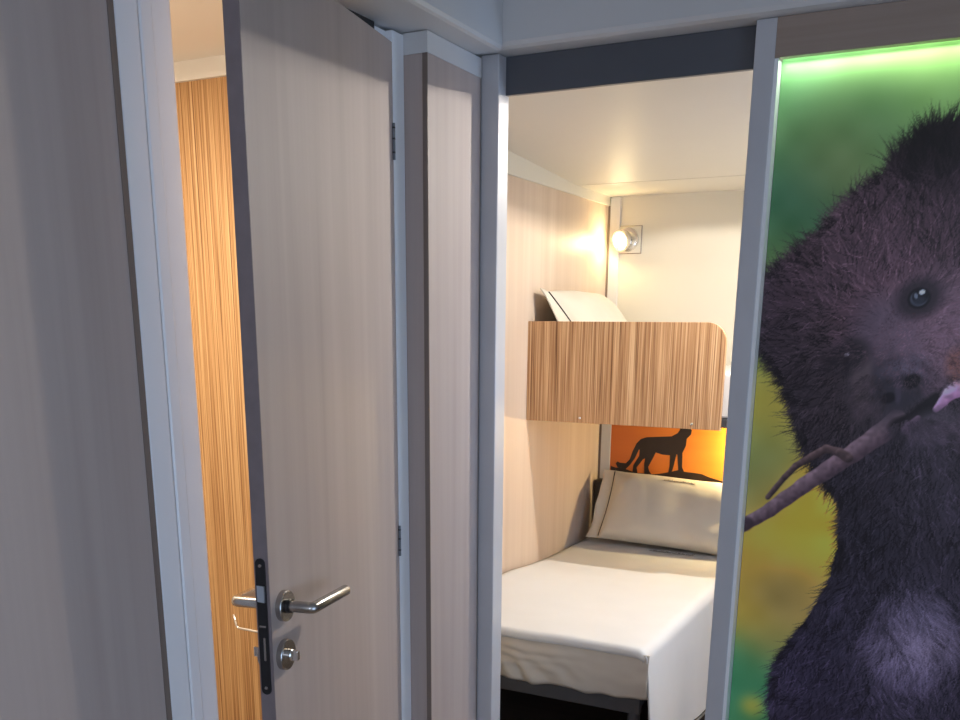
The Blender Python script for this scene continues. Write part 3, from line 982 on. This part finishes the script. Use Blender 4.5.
def limb(pts, w0, w1, col, col2):
    """A twig as a tapering polyline with a paler upper edge."""
    n = len(pts)
    for k in range(n - 1):
        (xa, za), (xb, zb) = pts[k], pts[k + 1]
        dx, dz = xb - xa, zb - za
        L2 = dx * dx + dz * dz
        t = np.clip(((gx - xa) * dx + (gz - za) * dz) / L2, 0, 1)
        px, pz = gx - (xa + t * dx), gz - (za + t * dz)
        d = np.hypot(px, pz)
        w = (w0 + (w1 - w0) * (k + t) / (n - 1)) * (1 + 0.18 * (smooth_noise(0.02, 31) - 0.5))
        m = np.clip((w - d) / 0.003 + 0.5, 0, 1)[..., None]
        sh = np.clip(0.5 + 0.6 * (pz - px * 0.6) / w, 0, 1)[..., None]
        c = np.array(col, float) * (1 - sh) + np.array(col2, float) * sh
        c = c * (0.85 + 0.3 * smooth_noise(0.008, 33)[..., None])
        can[:] = can * (1 - m) + c * m


# branch first, then muzzle, mouth, nose and eyes
limb([(-0.5240, 0.9810), (-0.4550, 1.0320), (-0.3870, 1.0930), (-0.3040, 1.1620), (-0.2470, 1.2090), (-0.1830, 1.2690)], 0.0160, 0.0250, (62, 48, 55), (112, 90, 97))
paint(ell((-0.5120, 0.9900), 0.016, 0.014, 0.6, 0.5), (44, 33, 37), 0.7)
limb([(-0.4630, 1.0640), (-0.4260, 1.1180), (-0.4020, 1.1470), (-0.3660, 1.1740), (-0.3350, 1.1940), (-0.3020, 1.1880), (-0.2820, 1.1750)], 0.0065, 0.0115, (42, 32, 34), (92, 72, 72))
paint(ell((-0.1360, 1.4710), 0.085, 0.085, 0.5, 0.9), (112, 90, 102), 0.55)
paint(ell((-0.2260, 1.4410), 0.050, 0.075, 0.35, 0.9), (74, 64, 76), 0.55)
paint(ell((-0.2270, 1.3340), 0.055, 0.060, 0.2, 0.8), (52, 45, 52), 0.75)
paint(ell((-0.2700, 1.3600), 0.016, 0.060, 0.15, 0.9), (84, 70, 72), 0.55)
paint(ell((-0.1860, 1.3540), 0.052, 0.043, 0.5, 0.6), (38, 34, 42), 0.85)
paint(ell((-0.1800, 1.3950), 0.036, 0.014, 0.35, 0.9), (88, 78, 92), 0.55)
paint(ell((-0.1620, 1.3840), 0.022, 0.008, -0.3, 0.8), (92, 82, 98), 0.6)
paint(ell((-0.1610, 1.3610), 0.0155, 0.0125, 0.7, 0.5), (10, 9, 12), 0.95)
paint(ell((-0.2080, 1.3210), 0.0130, 0.0090, 0.3, 0.7), (14, 12, 16), 0.85)
paint(ell((-0.1880, 1.3330), 0.0050, 0.0180, 0.1, 0.8), (62, 54, 66), 0.6)
paint(ell((-0.1070, 1.3160), 0.068, 0.0135, 0.72, 0.7), (14, 11, 14), 0.9)
paint(ell((-0.1650, 1.2630), 0.026, 0.014, 0.3, 0.7), (18, 14, 17), 0.9)
limb([(-0.1030, 1.3000), (-0.0890, 1.3190), (-0.0770, 1.3370), (-0.0630, 1.3470)], 0.0070, 0.0200, (128, 88, 118), (168, 130, 160))
paint(ell((-0.0780, 1.3490), 0.020, 0.008, 0.8, 0.6), (186, 156, 182), 0.5)
limb([(-0.1610, 1.2490), (-0.1520, 1.2630), (-0.1390, 1.2780)], 0.0110, 0.0060, (74, 50, 68), (112, 84, 104))
paint(ell((-0.1090, 1.2590), 0.040, 0.026, 0.4, 0.9), (66, 58, 66), 0.7)
paint(ell((-0.0660, 1.3980), 0.020, 0.028, 0.2, 0.9), (128, 74, 58), 0.55)
whisk = body & (((gx - (-0.1430, 1.4430)[0]) / 0.11) ** 2 + ((gz - (-0.1430, 1.4430)[1]) / 0.11) ** 2 < 1)
strokes(3000, 41, whisk, (0.006, 0.018), (0.75, 1.35), 0.4)
chin = body & (((gx - (-0.1200, 1.2470)[0]) / 0.08) ** 2 + ((gz - (-0.1200, 1.2470)[1]) / 0.03) ** 2 < 1)
strokes(900, 42, chin, (0.010, 0.026), (0.9, 1.6), 0.5)
low = body & (((gx - (-0.2520, 1.3150)[0]) / 0.04) ** 2 + ((gz - (-0.2520, 1.3150)[1]) / 0.06) ** 2 < 1)
strokes(900, 43, low, (0.008, 0.02), (0.8, 1.3), 0.45)
paint(ell((-0.1680, 1.5450), 0.036, 0.031, 0.4, 0.8), (30, 25, 31), 0.8)
paint(ell((-0.1680, 1.5450), 0.0215, 0.0205, 0.4, 0.25), (16, 14, 18))
paint(ell((-0.1680, 1.5450), 0.0168, 0.0160, 0.3, 0.2), (74, 78, 92), 0.75)
paint(ell((-0.1660, 1.5490), 0.0148, 0.0142, 0.3, 0.25), (15, 15, 20))
paint(ell((-0.1670, 1.5390), 0.0090, 0.0060, 0.3, 0.9), (40, 42, 52), 0.8)
paint(ell((-0.1630, 1.5580), 0.0050, 0.0040, 0.3, 0.5), (196, 206, 222))
paint(ell((-0.1750, 1.5500), 0.0030, 0.0050, 0.3, 0.6), (110, 118, 134), 0.8)
paint(ell((-0.3110, 1.4120), 0.036, 0.026, 0.5, 0.9), (24, 20, 25), 0.85)
paint(ell((-0.3100, 1.4180), 0.0050, 0.0026, 0.3, 0.5), (150, 146, 156))
brow = body & (((gx - (-0.3110, 1.4120)[0]) / 0.05) ** 2 + ((gz - (-0.3110, 1.4120)[1]) / 0.035) ** 2 < 1)
strokes(260, 44, brow, (0.012, 0.028), (0.8, 1.4), 0.45)

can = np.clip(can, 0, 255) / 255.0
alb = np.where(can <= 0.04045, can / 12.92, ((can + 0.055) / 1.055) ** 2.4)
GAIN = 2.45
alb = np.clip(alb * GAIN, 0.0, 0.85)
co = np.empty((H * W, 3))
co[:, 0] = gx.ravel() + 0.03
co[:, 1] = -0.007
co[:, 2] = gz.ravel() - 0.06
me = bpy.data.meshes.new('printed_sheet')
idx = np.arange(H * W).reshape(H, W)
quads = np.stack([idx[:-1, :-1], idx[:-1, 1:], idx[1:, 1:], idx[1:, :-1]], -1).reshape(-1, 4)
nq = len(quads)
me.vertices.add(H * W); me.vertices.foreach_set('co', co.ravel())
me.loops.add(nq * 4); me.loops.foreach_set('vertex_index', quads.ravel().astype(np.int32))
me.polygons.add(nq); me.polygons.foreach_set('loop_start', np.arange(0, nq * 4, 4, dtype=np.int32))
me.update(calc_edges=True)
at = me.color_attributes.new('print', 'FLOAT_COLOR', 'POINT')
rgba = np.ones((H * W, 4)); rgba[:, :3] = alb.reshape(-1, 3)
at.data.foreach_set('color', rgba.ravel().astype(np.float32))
pm = bpy.data.materials.new('bear_print'); pm.use_nodes = True
pb = pm.node_tree.nodes['Principled BSDF']
an = pm.node_tree.nodes.new('ShaderNodeVertexColor'); an.layer_name = 'print'
pm.node_tree.links.new(an.outputs['Color'], pb.inputs['Base Color'])
pb.inputs['Roughness'].default_value = 0.38
pb.inputs['Specular IOR Level'].default_value = 0.3
me.materials.append(pm)
so = bpy.data.objects.new('printed_sheet', me); COL.objects.link(so); so.parent = mural
bm = bmesh.new(); box(bm, PX0 + 0.03, PX1 + 0.03, -0.0065, -0.001, PZ0 - 0.06, PZ1 - 0.06)
obj('backing_panel', bm, M['white'], mural)
# LED tape stuck behind the valance above the print
bm = bmesh.new(); box(bm, -0.515, 0.455, 2.4702, 2.4732, 2.070, 2.078)
tag(obj('led_strip', bm, M['led'], None), 'pale LED strip behind the timber valance above the bear print', 'led strip')
